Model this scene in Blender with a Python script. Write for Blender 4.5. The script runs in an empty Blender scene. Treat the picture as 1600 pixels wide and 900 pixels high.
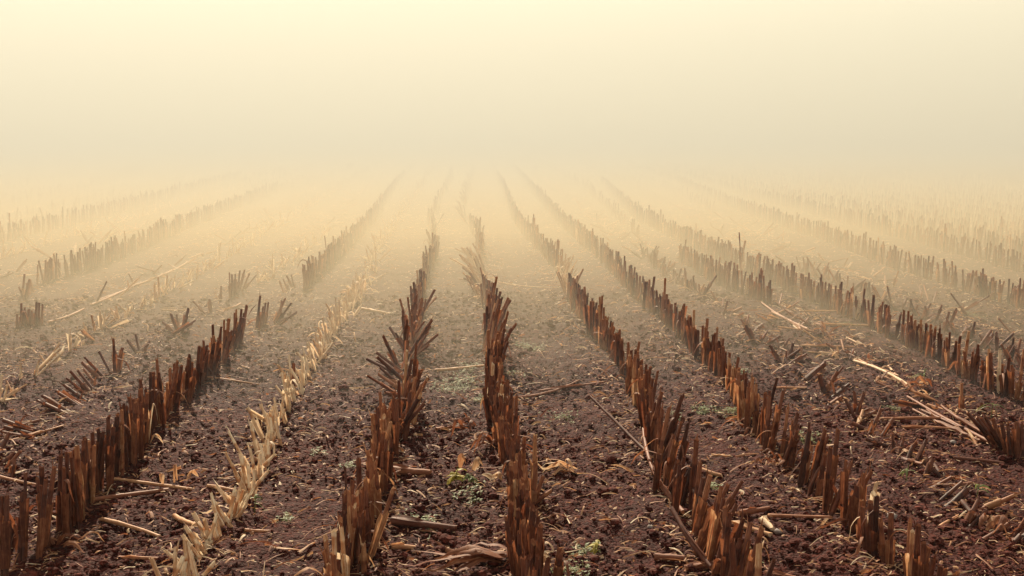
import bpy, math
import numpy as np
from math import radians, pi, sin, cos

# ------------------------------------------------------------------ camera, light, exposure
SC = bpy.context.scene
COL = SC.collection
CAM_H, FPX, PITCH, YAW = 1.94, 1690.0, radians(8.91), radians(2.51)
cam_data = bpy.data.cameras.new('camera')
cam_data.sensor_width = 36.0
cam_data.lens = FPX * 36.0 / 1600.0
cam_data.clip_start, cam_data.clip_end = 0.05, 2000
cam = bpy.data.objects.new('camera', cam_data)
cam.location = (0, 0, CAM_H)
cam.rotation_euler = (pi / 2 - PITCH, 0, -YAW)
COL.objects.link(cam)
SC.camera = cam

SUN_EL, SUN_AZ = radians(34), radians(-9)        # azimuth from +Y (along the rows), negative = towards the left
world = bpy.data.worlds.new('World')
SC.world = world
world.use_nodes = True
wn, wl = world.node_tree.nodes, world.node_tree.links
wn.clear()
sky = wn.new('ShaderNodeTexSky')
sky.sky_type = 'NISHITA'
sky.sun_disc = False
sky.sun_elevation = SUN_EL
sky.sun_rotation = SUN_AZ
sky.altitude = 0
sky.air_density = 1.0
sky.dust_density = 2.0
sky.ozone_density = 0.3
bg = wn.new('ShaderNodeBackground')
bg.inputs['Strength'].default_value = 0.10
wo = wn.new('ShaderNodeOutputWorld')
fogged = wn.new('ShaderNodeMix')           # the fog overhead evens the sky out to one cream
fogged.data_type = 'RGBA'
fogged.inputs[0].default_value = 0.94
fogged.inputs[7].default_value = (3.7, 3.6, 3.0, 1)
wl.new(sky.outputs[0], fogged.inputs[6])
wl.new(fogged.outputs[2], bg.inputs['Color'])
wl.new(bg.outputs[0], wo.inputs['Surface'])

sun_d = bpy.data.lights.new('sun', 'SUN')
sun_d.energy = 5.0
sun_d.angle = radians(0.5)
sun_d.color = (1.0, 0.86, 0.63)
sun = bpy.data.objects.new('sun', sun_d)
sun.rotation_euler = (pi / 2 - SUN_EL, 0, pi - SUN_AZ)
COL.objects.link(sun)

SC.view_settings.view_transform = 'Standard'
SC.view_settings.look = 'None'
SC.view_settings.gamma = 1.0
SC.view_settings.exposure = 0.8
SC.cycles.volume_bounces = 8
SC.cycles.max_bounces = 8
SC.cycles.use_denoising = True

HAZE_DENSITY, HAZE_TOP, HAZE_G = 0.0010, 49.0, 0.27
MIST_DENSITY, MIST_FRONT, MIST_SLOPE = 0.09, 6.5, 0.121
LOW_DENSITY, LOW_TOP = 0.165, 0.55
MIST_TOP = (400 - MIST_FRONT) * MIST_SLOPE
MIST_COLOR = (0.605, 0.61, 0.582)

# ------------------------------------------------------------------ projection: photograph pixel (1600 x 900) -> point of the field
_F = np.array([sin(YAW) * cos(PITCH), cos(YAW) * cos(PITCH), -sin(PITCH)])
_R = np.array([cos(YAW), -sin(YAW), 0.0])
_U = np.array([sin(YAW) * sin(PITCH), cos(YAW) * sin(PITCH), cos(PITCH)])
EYE = np.array([0, 0, CAM_H])

def ground_at(u, v):
    d = _F + _R * (u - 800) / FPX - _U * (v - 450) / FPX
    t = CAM_H / -d[2]
    return EYE + d * t

def on_depth(u, v, base):
    """the point on the ray through pixel (u, v) as far away as base"""
    d = _F + _R * (u - 800) / FPX - _U * (v - 450) / FPX
    return EYE + d * (np.dot(base - EYE, _F) / np.dot(d, _F))

def to_pixel(p):
    q = np.asarray(p) - EYE
    z = q @ _F
    return 800 + FPX * (q @ _R) / z, 450 - FPX * (q @ _U) / z, z

# ------------------------------------------------------------------ noise and ground height
def _hash(ix, iy, seed):
    h = (ix.astype(np.int64) * 374761393 + iy.astype(np.int64) * 668265263 + seed * 974634777) & 0x7fffffff
    h = ((h ^ (h >> 13)) * 1274126177) & 0x7fffffff
    return ((h ^ (h >> 16)) & 0xffff) / 65535.0

def vnoise(x, y, seed=0):
    x0, y0 = np.floor(x), np.floor(y)
    fx, fy = x - x0, y - y0
    fx, fy = fx * fx * (3 - 2 * fx), fy * fy * (3 - 2 * fy)
    a, b = _hash(x0, y0, seed), _hash(x0 + 1, y0, seed)
    c, d = _hash(x0, y0 + 1, seed), _hash(x0 + 1, y0 + 1, seed)
    return (a + (b - a) * fx) + ((c + (d - c) * fx) - (a + (b - a) * fx)) * fy

SPACING, X1 = 0.75, -1.95

def height(x, y):
    """large shape of the field: low ridges under the rows and slow swells"""
    x, y = np.asarray(x, float), np.asarray(y, float)
    ridge = 0.014 * np.cos((x - X1) / SPACING * 2 * pi)
    swell = 0.05 * (vnoise(x * 0.35, y * 0.22, 3) - 0.5) + 0.03 * (vnoise(x * 1.1, y * 0.8, 4) - 0.5)
    d_near = np.clip((16 - y) / 8, 0, 1)
    micro = 0.026 * (vnoise(x * 5, y * 5, 11) - 0.5) + 0.022 * (vnoise(x * 13, y * 13, 12) - 0.5) \
        + d_near * (0.018 * (vnoise(x * 29, y * 29, 13) - 0.5) + 0.011 * (vnoise(x * 53, y * 53, 14) - 0.5))
    return ridge + swell + micro

def ht(x, y):
    return float(height(np.array([x]), np.array([y]))[0])

# ------------------------------------------------------------------ mesh collecting
class MB:
    """collects vertices, faces (tris / quads / n-gons), a tone per vertex and a fibre coordinate per vertex"""
    def __init__(self):
        self.v, self.loops, self.sizes, self.tone, self.fib, self.mat = [], [], [], [], [], []
        self.n = 0

    def add(self, v, faces, tone, fib, mat=0):
        v = np.asarray(v, np.float32)
        faces = np.asarray(faces, np.int64)
        k = len(v)
        self.v.append(v)
        self.loops.append((faces + self.n).ravel())
        self.sizes.append(np.full(len(faces), faces.shape[1], np.int64))
        self.mat.append(np.full(len(faces), mat, np.int32))
        t = np.asarray(tone, np.float32)
        self.tone.append(np.full(k, t, np.float32) if t.ndim == 0 else t)
        self.fib.append(np.asarray(fib, np.float32))
        self.n += k

    def merge(self, other, M=None, off=None):
        for v, f in zip(other.v, other.fib):
            w = v if M is None else v @ M.T
            self.v.append((w if off is None else w + off).astype(np.float32))
            self.fib.append(f)
        for l in other.loops:
            self.loops.append(l + self.n)
        self.sizes += other.sizes
        self.mat += other.mat
        self.tone += other.tone
        self.n += other.n

    def mesh(self, name, mats, smooth=True):
        me = bpy.data.meshes.new(name)
        v = np.concatenate(self.v)
        loops = np.concatenate(self.loops).astype(np.int32)
        sizes = np.concatenate(self.sizes).astype(np.int32)
        me.vertices.add(len(v))
        me.vertices.foreach_set('co', v.ravel())
        me.loops.add(len(loops))
        me.loops.foreach_set('vertex_index', loops)
        me.polygons.add(len(sizes))
        starts = np.concatenate(([0], np.cumsum(sizes)[:-1])).astype(np.int32)
        me.polygons.foreach_set('loop_start', starts)
        for m in mats:
            me.materials.append(m)
        if len(mats) > 1:
            me.polygons.foreach_set('material_index', np.concatenate(self.mat))
        me.polygons.foreach_set('use_smooth', np.full(len(sizes), smooth))
        a = me.attributes.new('tone', 'FLOAT', 'POINT')
        a.data.foreach_set('value', np.concatenate(self.tone))
        b = me.attributes.new('fibre', 'FLOAT_VECTOR', 'POINT')
        b.data.foreach_set('vector', np.concatenate(self.fib).ravel())
        me.update(calc_edges=True)
        me.validate()
        return me

    def build(self, name, mats, parent=None, loc=None, smooth=True):
        o = bpy.data.objects.new(name, self.mesh(name, mats, smooth))
        COL.objects.link(o)
        if parent is not None:
            o.parent = parent
        if loc is not None:
            o.location = loc
        return o

def tag(o, label=None, cat=None, group=None, kind=None):
    if label: o['label'] = label
    if cat: o['category'] = cat
    if group: o['group'] = group
    if kind: o['kind'] = kind
    return o

def empty(name, loc):
    o = bpy.data.objects.new(name, None)
    o.empty_display_size = 0.1
    o.location = loc
    COL.objects.link(o)
    return o

# ------------------------------------------------------------------ materials
def new_mat(name):
    m = bpy.data.materials.new(name)
    m.use_nodes = True
    nt = m.node_tree
    nt.nodes.clear()
    return m, nt, nt.nodes.new('ShaderNodeOutputMaterial')

def node(nt, kind, **kw):
    n = nt.nodes.new(kind)
    for k, v in kw.items():
        if k in n.inputs: n.inputs[k].default_value = v
        else: setattr(n, k, v)
    return n

def ramp(nt, stops):
    r = nt.nodes.new('ShaderNodeValToRGB')
    el = r.color_ramp.elements
    while len(el) < len(stops): el.new(0.5)
    for e, (p, c) in zip(el, stops):
        e.position = p
        e.color = (*c, 1)
    return r

STRAW = [(0.0, (0.042, 0.011, 0.007)), (0.3, (0.155, 0.043, 0.020)), (0.55, (0.33, 0.118, 0.052)), (0.8, (0.58, 0.31, 0.15)), (1.0, (0.83, 0.67, 0.47))]

def straw_mat(name, translucent):
    m, nt, out = new_mat(name)
    at = node(nt, 'ShaderNodeAttribute', attribute_name='tone')
    fb = node(nt, 'ShaderNodeAttribute', attribute_name='fibre')
    mp = node(nt, 'ShaderNodeMapping')
    mp.inputs['Scale'].default_value = (330, 9, 1)
    nt.links.new(fb.outputs['Vector'], mp.inputs['Vector'])
    streak = node(nt, 'ShaderNodeTexNoise', **{'Scale': 1.0, 'Detail': 3.0, 'Roughness': 0.6})
    nt.links.new(mp.outputs[0], streak.inputs['Vector'])
    mp2 = node(nt, 'ShaderNodeMapping')
    mp2.inputs['Scale'].default_value = (60, 28, 1)
    nt.links.new(fb.outputs['Vector'], mp2.inputs['Vector'])
    blot = node(nt, 'ShaderNodeTexNoise', **{'Scale': 1.0, 'Detail': 4.0, 'Roughness': 0.65})
    nt.links.new(mp2.outputs[0], blot.inputs['Vector'])
    def affine(sock, a, b):
        n = node(nt, 'ShaderNodeMath', operation='MULTIPLY_ADD')
        nt.links.new(sock, n.inputs[0]); n.inputs[1].default_value = a; n.inputs[2].default_value = b
        return n.outputs[0]
    def add(s1, s2):
        n = node(nt, 'ShaderNodeMath', operation='ADD')
        nt.links.new(s1, n.inputs[0]); nt.links.new(s2, n.inputs[1])
        return n.outputs[0]
    t = add(at.outputs['Fac'], add(affine(streak.outputs['Fac'], 0.9, -0.45), affine(blot.outputs['Fac'], 0.60, -0.30)))
    r = ramp(nt, STRAW)
    nt.links.new(t, r.inputs[0])
    bp = node(nt, 'ShaderNodeBump', **{'Strength': 0.5, 'Distance': 0.004})
    nt.links.new(streak.outputs['Fac'], bp.inputs['Height'])
    p = node(nt, 'ShaderNodeBsdfPrincipled', **{'Roughness': 0.6})
    p.inputs['Specular IOR Level'].default_value = 0.35
    nt.links.new(r.outputs[0], p.inputs['Base Color'])
    nt.links.new(bp.outputs[0], p.inputs['Normal'])
    if translucent:
        tr = node(nt, 'ShaderNodeBsdfTranslucent')
        nt.links.new(r.outputs[0], tr.inputs['Color'])
        mx = node(nt, 'ShaderNodeMixShader')
        mx.inputs[0].default_value = translucent
        nt.links.new(p.outputs[0], mx.inputs[1]); nt.links.new(tr.outputs[0], mx.inputs[2])
        nt.links.new(mx.outputs[0], out.inputs['Surface'])
    else:
        nt.links.new(p.outputs[0], out.inputs['Surface'])
    return m

M_STALK = straw_mat('corn_stalk', 0)
M_HUSK = straw_mat('corn_husk', 0.4)

def soil_mat(name, clod):
    m, nt, out = new_mat(name)
    tc = node(nt, 'ShaderNodeNewGeometry') if not clod else node(nt, 'ShaderNodeNewGeometry')
    P = tc.outputs['Position']
    n1 = node(nt, 'ShaderNodeTexNoise', **{'Scale': 1.6, 'Detail': 5.0, 'Roughness': 0.6})
    n2 = node(nt, 'ShaderNodeTexNoise', **{'Scale': 38.0, 'Detail': 6.0, 'Roughness': 0.7})
    n3 = node(nt, 'ShaderNodeTexVoronoi', **{'Scale': 62.0})
    n4 = node(nt, 'ShaderNodeTexNoise', **{'Scale': 170.0, 'Detail': 4.0, 'Roughness': 0.7})
    for n in (n1, n2, n3, n4): nt.links.new(P, n.inputs['Vector'])
    r1 = ramp(nt, [(0.3, (0.033, 0.0042, 0.0032)), (0.7, (0.060, 0.0100, 0.0060))])
    r2 = ramp(nt, [(0.3, (0.45, 0.4, 0.4)), (0.5, (1.0, 1.0, 1.0)), (0.7, (2.6, 2.9, 2.9))])
    nt.links.new(n1.outputs['Fac'], r1.inputs[0]); nt.links.new(n2.outputs['Fac'], r2.inputs[0])
    mx = node(nt, 'ShaderNodeMix', data_type='RGBA', blend_type='MULTIPLY')
    mx.inputs[0].default_value = 1.0
    if clod:
        for e in r1.color_ramp.elements: e.color = [e.color[0] * 1.4, e.color[1] * 1.7, e.color[2] * 1.7, 1]
    nt.links.new(r1.outputs[0], mx.inputs[6]); nt.links.new(r2.outputs[0], mx.inputs[7])
    b1 = node(nt, 'ShaderNodeBump', **{'Strength': 0.9, 'Distance': 0.016})
    nt.links.new(n3.outputs['Distance'], b1.inputs['Height']); b1.invert = True
    b2 = node(nt, 'ShaderNodeBump', **{'Strength': 0.9, 'Distance': 0.012})
    nt.links.new(n2.outputs['Fac'], b2.inputs['Height'])
    b3 = node(nt, 'ShaderNodeBump', **{'Strength': 0.7, 'Distance': 0.004})
    nt.links.new(n4.outputs['Fac'], b3.inputs['Height'])
    if not clod:
        nt.links.new(b1.outputs[0], b2.inputs['Normal'])
    nt.links.new(b2.outputs[0], b3.inputs['Normal'])
    p = node(nt, 'ShaderNodeBsdfPrincipled', **{'Roughness': 0.8})
    p.inputs['Specular IOR Level'].default_value = 0.12
    nt.links.new(mx.outputs[2], p.inputs['Base Color'])
    nt.links.new(b3.outputs[0], p.inputs['Normal'])
    nt.links.new(p.outputs[0], out.inputs['Surface'])
    return m

M_SOIL = soil_mat('soil', False)
M_CLOD = soil_mat('soil_clod', True)

def plain_mat(name, c0, c1, scale, rough=0.7, translucent=0.0):
    m, nt, out = new_mat(name)
    g = node(nt, 'ShaderNodeNewGeometry')
    n = node(nt, 'ShaderNodeTexNoise', **{'Scale': scale, 'Detail': 4.0})
    nt.links.new(g.outputs['Position'], n.inputs['Vector'])
    r = ramp(nt, [(0.3, c0), (0.7, c1)])
    nt.links.new(n.outputs['Fac'], r.inputs[0])
    p = node(nt, 'ShaderNodeBsdfPrincipled', **{'Roughness': rough})
    nt.links.new(r.outputs[0], p.inputs['Base Color'])
    if translucent:
        tr = node(nt, 'ShaderNodeBsdfTranslucent')
        nt.links.new(r.outputs[0], tr.inputs['Color'])
        mx = node(nt, 'ShaderNodeMixShader')
        mx.inputs[0].default_value = translucent
        nt.links.new(p.outputs[0], mx.inputs[1]); nt.links.new(tr.outputs[0], mx.inputs[2])
        nt.links.new(mx.outputs[0], out.inputs['Surface'])
    else:
        nt.links.new(p.outputs[0], out.inputs['Surface'])
    return m

M_WEED = plain_mat('weed_green', (0.085, 0.11, 0.028), (0.24, 0.26, 0.08), 40, 0.6, 0.4)
M_YELLOW = plain_mat('weed_yellow', (0.30, 0.22, 0.03), (0.45, 0.38, 0.07), 30, 0.6, 0.4)
M_STONE = plain_mat('pebble', (0.16, 0.12, 0.11), (0.34, 0.28, 0.25), 55, 0.8)

# ------------------------------------------------------------------ the field (ground)
def graded(lo, hi, steps):
    """coordinates from lo to hi, step looked up from (limit, step) pairs by distance from 0"""
    out = [lo]
    while out[-1] < hi:
        c = out[-1]
        out.append(c + steps(c))
    return np.array(out)

def y_step(c):
    if c < 0: return max(0.4, -c * 0.15)
    if c < 3.4: return 0.12
    if c < 7: return 0.017
    if c < 12: return 0.03
    if c < 20: return 0.07
    return 0.07 + (c - 20) * 0.04

def x_step(c):
    a = abs(c - 0.4)
    if a < 3.2: return 0.016
    if a < 6: return 0.035
    if a < 12: return 0.1
    return 0.1 + (a - 12) * 0.07

gy = graded(-40, 370, y_step)
gx_p = graded(0.4, 215, x_step)
gx_n = 0.8 - graded(0.4, 215, x_step)[1:][::-1]
gx = np.concatenate((gx_n, gx_p))
GX, GY = np.meshgrid(gx, gy)
fx, fy = GX.ravel(), GY.ravel()
zz = height(fx, fy)
ny, nx = GX.shape
idx = np.arange(nx * ny).reshape(ny, nx)
quads = np.stack((idx[:-1, :-1], idx[:-1, 1:], idx[1:, 1:], idx[1:, :-1]), -1).reshape(-1, 4)
g = MB()
g.add(np.stack((fx, fy, zz), 1), quads, 0.0, np.zeros((nx * ny, 3)))
field = g.build('field', [M_SOIL])
tag(field, 'dark crumbly ploughed soil of the corn field', kind='structure')

# ------------------------------------------------------------------ haze
def air(name, V, faces, density, label, color=MIST_COLOR):
    me = bpy.data.meshes.new(name)
    me.from_pydata(V, [], faces)
    o = bpy.data.objects.new(name, me)
    COL.objects.link(o)
    m, nt, out = new_mat(name)
    pv = node(nt, 'ShaderNodeVolumePrincipled')
    pv.inputs['Color'].default_value = (*color, 1)
    pv.inputs['Density'].default_value = density
    pv.inputs['Anisotropy'].default_value = HAZE_G
    nt.links.new(pv.outputs[0], out.inputs['Volume'])
    me.materials.append(m)
    return tag(o, label, kind='stuff')

V = [(x, y, z) for z in (-1.4, HAZE_TOP) for y in (-45, 405) for x in (-242, 242)]
air('haze', V, [(0, 2, 3, 1), (4, 5, 7, 6), (0, 1, 5, 4), (2, 6, 7, 3), (0, 4, 6, 2), (1, 3, 7, 5)], HAZE_DENSITY,
    'thin pale morning haze over the whole field')
# the mist bank: its upper side rises gently away from a thin front edge on the soil
def bank(name, prof, half, density, label, color=MIST_COLOR):
    V = [(x, y, z) for x in (-half, half) for y, z in prof]
    n = len(prof)
    air(name, V, [tuple(range(n)), tuple(range(2 * n - 1, n - 1, -1))] + [(i, i + n, (i + 1) % n + n, (i + 1) % n) for i in range(n)], density, label, color)

bank('ground_mist', [(MIST_FRONT, -1.2), (MIST_FRONT, 0.0), (400, MIST_TOP), (400, -1.2)], 238,
     MIST_DENSITY, 'dense bank of low morning mist lying over the farther field')
bank('ground_mist', [(7.6, -1.1), (7.6, -0.02), (13.5, LOW_TOP), (399, LOW_TOP), (399, -1.1)], 237,
     LOW_DENSITY, 'knee-high layer of mist creeping between the stubble rows', (0.90, 0.725, 0.43))

# ------------------------------------------------------------------ building blocks of plants
RNG = np.random.default_rng(7)

def ortho(a):
    a = a / np.linalg.norm(a)
    b = np.cross(a, [0.31, 0.2, 0.93] if abs(a[2]) < 0.9 else [1.0, 0.1, 0])
    b /= np.linalg.norm(b)
    return a, b, np.cross(a, b)

def stem_mb(rng, h, r, tone, sides=10, jag=0.02, bend=0.0, node_gap=0.13, slivers=2, lod=0):
    """a cut corn stalk standing on the origin: tapered tube with swollen joints and a torn open top"""
    mb = MB()
    if lod == 2:
        zs = np.array([-0.02, h])
    elif lod == 1:
        zs = np.array([-0.02, h * 0.45, h])
    else:
        zs = [-0.025, 0.02]
        z = rng.uniform(0.04, 0.1)
        while z < h - 0.02:
            zs += [z - 0.012, z, z + 0.012]
            z += node_gap * rng.uniform(0.8, 1.25)
        zs = np.array([q for q in zs if q < h - 0.012] + [h])
    n = len(zs)
    rad = r * (1 - 0.16 * np.clip(zs, 0, None) / max(h, 0.1))
    if lod == 0:
        for i in range(3, n - 1, 3): rad[i] *= 1.13
        rad *= rng.uniform(0.94, 1.06, n)
        rad[0] *= 1.15
    a = np.linspace(0, 2 * pi, sides, endpoint=False)
    oval = rng.uniform(0.75, 1.0)
    V = np.zeros((n, sides, 3)); F = np.zeros((n, sides, 3)); T = np.zeros((n, sides))
    bx = bend * (zs / max(h, 0.01)) ** 2 * h
    sd = rng.uniform(0, 50)
    for i in range(n):
        wob = 1 + (rng.uniform(-0.08, 0.08, sides) if lod == 0 else 0)
        V[i, :, 0] = np.cos(a) * rad[i] * wob + bx[i]
        V[i, :, 1] = np.sin(a) * rad[i] * oval * wob
        V[i, :, 2] = zs[i]
        F[i, :, 0] = a * r + sd; F[i, :, 1] = zs[i] + sd
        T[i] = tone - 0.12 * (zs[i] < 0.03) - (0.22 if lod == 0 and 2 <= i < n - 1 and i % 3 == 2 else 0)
    cut = rng.uniform(-1, 1) * jag * np.cos(a - rng.uniform(0, 6.28)) + rng.uniform(-jag, jag, sides) * 0.7
    V[-1, :, 2] += cut
    idx = np.arange(n * sides).reshape(n, sides)
    nx_ = np.roll(idx, -1, 1)
    q = np.stack((idx[:-1], nx_[:-1], nx_[1:], idx[1:]), -1).reshape(-1, 4)
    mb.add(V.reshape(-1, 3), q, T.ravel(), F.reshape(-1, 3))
    if lod < 2:     # pith inside the torn top
        base = V[-1]
        c = base.mean(0)
        inner = c + (base - c) * 0.7
        inner[:, 2] -= 0.012
        cv = np.vstack((base, inner, c[None] - [[0, 0, 0.016]]))
        cf = np.zeros((2 * sides + 1, 3)); cf[:, 0] = np.linspace(0, 0.2, 2 * sides + 1) + sd; cf[:, 1] = sd
        ii = np.arange(sides)
        jj = (ii + 1) % sides
        mb.add(cv, np.stack((ii, jj, jj + sides, ii + sides), 1), min(tone + 0.22, 0.95), cf)
        mb.add(cv, np.stack((ii + sides, jj + sides, np.full(sides, 2 * sides)), 1), min(tone + 0.3, 1.0), cf)
        for _ in range(slivers if lod == 0 else 0):   # torn fibres standing above the cut
            k = rng.uniform(0, 2 * pi)
            w, l = rng.uniform(0.002, 0.006), rng.uniform(0.02, 0.07)
            p = np.array([cos(k) * r * 0.85 + bx[-1], sin(k) * r * 0.8 * oval, h - 0.015])
            t = np.array([-sin(k), cos(k), 0]) * w
            o = np.array([cos(k), sin(k), 0]) * rng.uniform(-0.1, 0.5) * l
            sv = np.array([p - t, p + t, p + t * 0.7 + o * 0.4 + [0, 0, l * 0.6], p - t * 0.7 + o * 0.4 + [0, 0, l * 0.6], p + o + [0, 0, l]])
            sf = np.array([[0, 0, 0], [w * 2, 0, 0], [w * 2, l * .6, 0], [0, l * .6, 0], [w, l, 0]]) + sd
            mb.add(sv, [[0, 1, 2, 3]], tone + 0.1, sf)
            mb.add(sv, [[3, 2, 4]], tone + 0.12, sf)
    return mb, bx

def sheath_mb(rng, h, r, z0, z1, tone, bend=0.0, span=None, flare=0.004, cols=7, rows=5):
    """a dead leaf sheath wrapped round the stalk: an open curved shell with a torn rim"""
    mb = MB()
    span = span or rng.uniform(3.2, 5.6)
    a0 = rng.uniform(0, 2 * pi)
    a = a0 + np.linspace(0, span, cols)
    zs = np.linspace(z0, z1, rows)
    sd = rng.uniform(0, 50)
    V = np.zeros((rows, cols, 3)); F = np.zeros((rows, cols, 3)); T = np.zeros((rows, cols))
    edge = np.abs(np.linspace(-1, 1, cols)) ** 3
    for i, z in enumerate(zs):
        f = i / (rows - 1)
        rr = r * (1 - 0.14 * z / max(h, 0.1)) + 0.0025 + flare * f ** 1.5 + edge * (0.003 + 0.012 * f * rng.uniform(0, 1)) + rng.uniform(-0.001, 0.002, cols)
        b = bend * (z / max(h, 0.01)) ** 2 * h
        V[i, :, 0] = np.cos(a) * rr + b
        V[i, :, 1] = np.sin(a) * rr
        V[i, :, 2] = z
        F[i, :, 0] = (a - a0) * r + sd; F[i, :, 1] = z + sd
        T[i] = tone + 0.08 * f
    V[-1, :, 2] += rng.uniform(-0.03, 0.006, cols)
    V[0, :, 2] += rng.uniform(-0.01, 0.01, cols)
    idx = np.arange(rows * cols).reshape(rows, cols)
    q = np.stack((idx[:-1, :-1], idx[:-1, 1:], idx[1:, 1:], idx[1:, :-1]), -1).reshape(-1, 4)
    mb.add(V.reshape(-1, 3), q, T.ravel(), F.reshape(-1, 3))
    return mb

def ribbon(mb, pts, side, w, tone, rng, fold=0.25, taper=True, mat=0):
    """a dry leaf strip along pts, folded along its midrib, with crinkled edges"""
    pts = np.asarray(pts, float)
    n = len(pts)
    side = np.asarray(side, float)
    tg = np.gradient(pts, axis=0)
    sd = rng.uniform(0, 50)
    L = np.concatenate(([0], np.cumsum(np.linalg.norm(np.diff(pts, axis=0), axis=1))))
    V = np.zeros((n, 3, 3)); F = np.zeros((n, 3, 3)); T = np.zeros((n, 3))
    tw, tws = rng.uniform(-0.5, 0.5), rng.uniform(-1.6, 1.6)
    for i in range(n):
        t = tg[i] / (np.linalg.norm(tg[i]) + 1e-9)
        s = side - t * (side @ t)
        s /= np.linalg.norm(s) + 1e-9
        up = np.cross(s, t)
        ang = tw + tws * i / n
        s, up = s * cos(ang) + up * sin(ang), up * cos(ang) - s * sin(ang)
        f = i / (n - 1)
        ww = w * ((0.45 + 0.55 * min(1, 4 * f)) * (1 - f ** 2.2) + 0.04 if taper else rng.uniform(0.75, 1.05)) * 0.5
        V[i, 0] = pts[i] - s * ww * rng.uniform(0.8, 1.1) + up * ww * fold * rng.uniform(0.5, 1.5)
        V[i, 1] = pts[i]
        V[i, 2] = pts[i] + s * ww * rng.uniform(0.8, 1.1) + up * ww * fold * rng.uniform(0.5, 1.5)
        F[i, :, 0] = np.array([-ww, 0, ww]) + sd; F[i, :, 1] = L[i] + sd
        T[i] = [tone + 0.03, tone - 0.06, tone]
    idx = np.arange(n * 3).reshape(n, 3)
    q = np.stack((idx[:-1, :-1], idx[:-1, 1:], idx[1:, 1:], idx[1:, :-1]), -1).reshape(-1, 4)
    mb.add(V.reshape(-1, 3), q, T.ravel(), F.reshape(-1, 3), mat)

def hanging_leaf_mb(rng, r, z, tone, length, w, out_=0.06, ground=0.01):
    """a dead leaf that leaves the stalk at height z, bends over and hangs down beside it"""
    mb = MB()
    a = rng.uniform(0, 2 * pi)
    o = np.array([cos(a), sin(a), 0])
    n = 8
    pts = []
    p = o * r * 0.9 + [0, 0, z]
    d = o * 0.35 + np.array([0, 0, 1.0]) * rng.uniform(-0.6, 0.5)
    for i in range(n):
        pts.append(p.copy())
        d = d / np.linalg.norm(d)
        p = p + d * length / n
        if p[2] < ground:
            p[2] = ground + rng.uniform(0, 0.006)
            d[2] = 0
        d = d + np.array([0, 0, -0.75]) * rng.uniform(0.3, 1) + o * out_ * rng.uniform(-1, 2) + rng.normal(0, 0.12, 3)
    ribbon(mb, pts, [-sin(a), cos(a), 0], w, tone, rng, 0.3)
    return mb

def rot_to(lean, az, spin):
    """spin about z, then tip the top by lean towards azimuth az (0 = +X)"""
    cz, sz = cos(spin), sin(spin)
    S = np.array([[cz, -sz, 0], [sz, cz, 0], [0, 0, 1]])
    k = np.array([-sin(az), cos(az), 0])
    K = np.array([[0, -k[2], k[1]], [k[2], 0, -k[0]], [-k[1], k[0], 0]])
    Rm = np.eye(3) + sin(lean) * K + (1 - cos(lean)) * K @ K
    return Rm @ S

# ------------------------------------------------------------------ the rows of stubble
# traced foot lines of the rows, photograph pixels
ROWS = {
    -3: [(40, 452), (150, 418), (250, 378), (400, 312)],
    -2: [(45, 512), (105, 492), (213, 443), (293, 408), (350, 380)],
    -1: [(0, 622), (60, 575), (105, 550), (175, 505), (250, 462), (330, 415)],
    0: [(0, 690), (80, 652), (147, 607), (200, 576), (275, 522), (378, 458), (430, 424), (480, 392)],
    1: [(0, 905), (38, 871), (95, 829), (147, 780), (204, 722), (271, 633), (307, 607), (356, 549), (403, 512), (473, 454), (524, 408), (580, 350)],
    2: [(250, 985), (307, 896), (356, 820), (391, 753), (418, 713), (444, 638), (480, 593), (511, 536), (560, 462), (600, 372)],
    3: [(515, 985), (544, 898), (580, 811), (602, 713), (628, 660), (633, 575), (646, 516), (657, 472), (668, 428), (680, 406), (677, 366), (674, 344)],
    4: [(836, 985), (824, 898), (811, 811), (797, 740), (780, 678), (766, 589), (765, 540), (763, 487), (756, 470), (752, 413), (748, 377), (723, 335)],
    5: [(1160, 985), (1111, 891), (1075, 824), (1031, 740), (1013, 678), (987, 602), (929, 527), (895, 479), (873, 428), (840, 391), (807, 351)],
    6: [(1470, 985), (1395, 900), (1333, 842), (1267, 776), (1209, 718), (1173, 673), (1129, 602), (1084, 553), (1053, 520), (1020, 494), (972, 450), (939, 410), (903, 377), (870, 347)],
    7: [(1590, 860), (1440, 735), (1355, 665), (1290, 606), (1215, 548), (1170, 512), (1090, 465), (1030, 425), (960, 368)],
    8: [(1590, 718), (1500, 662), (1380, 592), (1265, 520), (1225, 490), (1110, 438), (1010, 380)],
    9: [(1600, 632), (1510, 590), (1440, 552), (1350, 505), (1230, 455), (1100, 398), (1000, 348)],
    10: [(1600, 575), (1520, 532), (1400, 482), (1280, 436), (1180, 392)],
    11: [(1600, 530), (1530, 500), (1440, 462), (1310, 415), (1200, 372)],
    12: [(1600, 482), (1500, 452), (1400, 420), (1290, 380), (1200, 348)],
}
PATHS = {}
for k, px in ROWS.items():
    pts = sorted([tuple(ground_at(u, v)[:2]) for u, v in px], key=lambda p: p[1])
    PATHS[k] = (np.array([p[1] for p in pts]), np.array([p[0] for p in pts]))

def row_x(k, y):
    nominal = X1 + SPACING * (k - 1)
    if k in PATHS:
        Y, X = PATHS[k]
        if y < Y[0]: return X[0]
        if y > Y[-1]:
            t = min((y - Y[-1]) / 12, 1)
            return X[-1] * (1 - t) + nominal * t
        return float(np.interp(y, Y, X))
    return nominal

def y_at(v, k):
    """distance of the point of row k that shows at pixel height v"""
    lo, hi = 0.5, 400.0
    for _ in range(60):
        mid = 0.5 * (lo + hi)
        if to_pixel((row_x(k, mid), mid, 0))[1] > v: lo = mid
        else: hi = mid
    return lo

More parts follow.
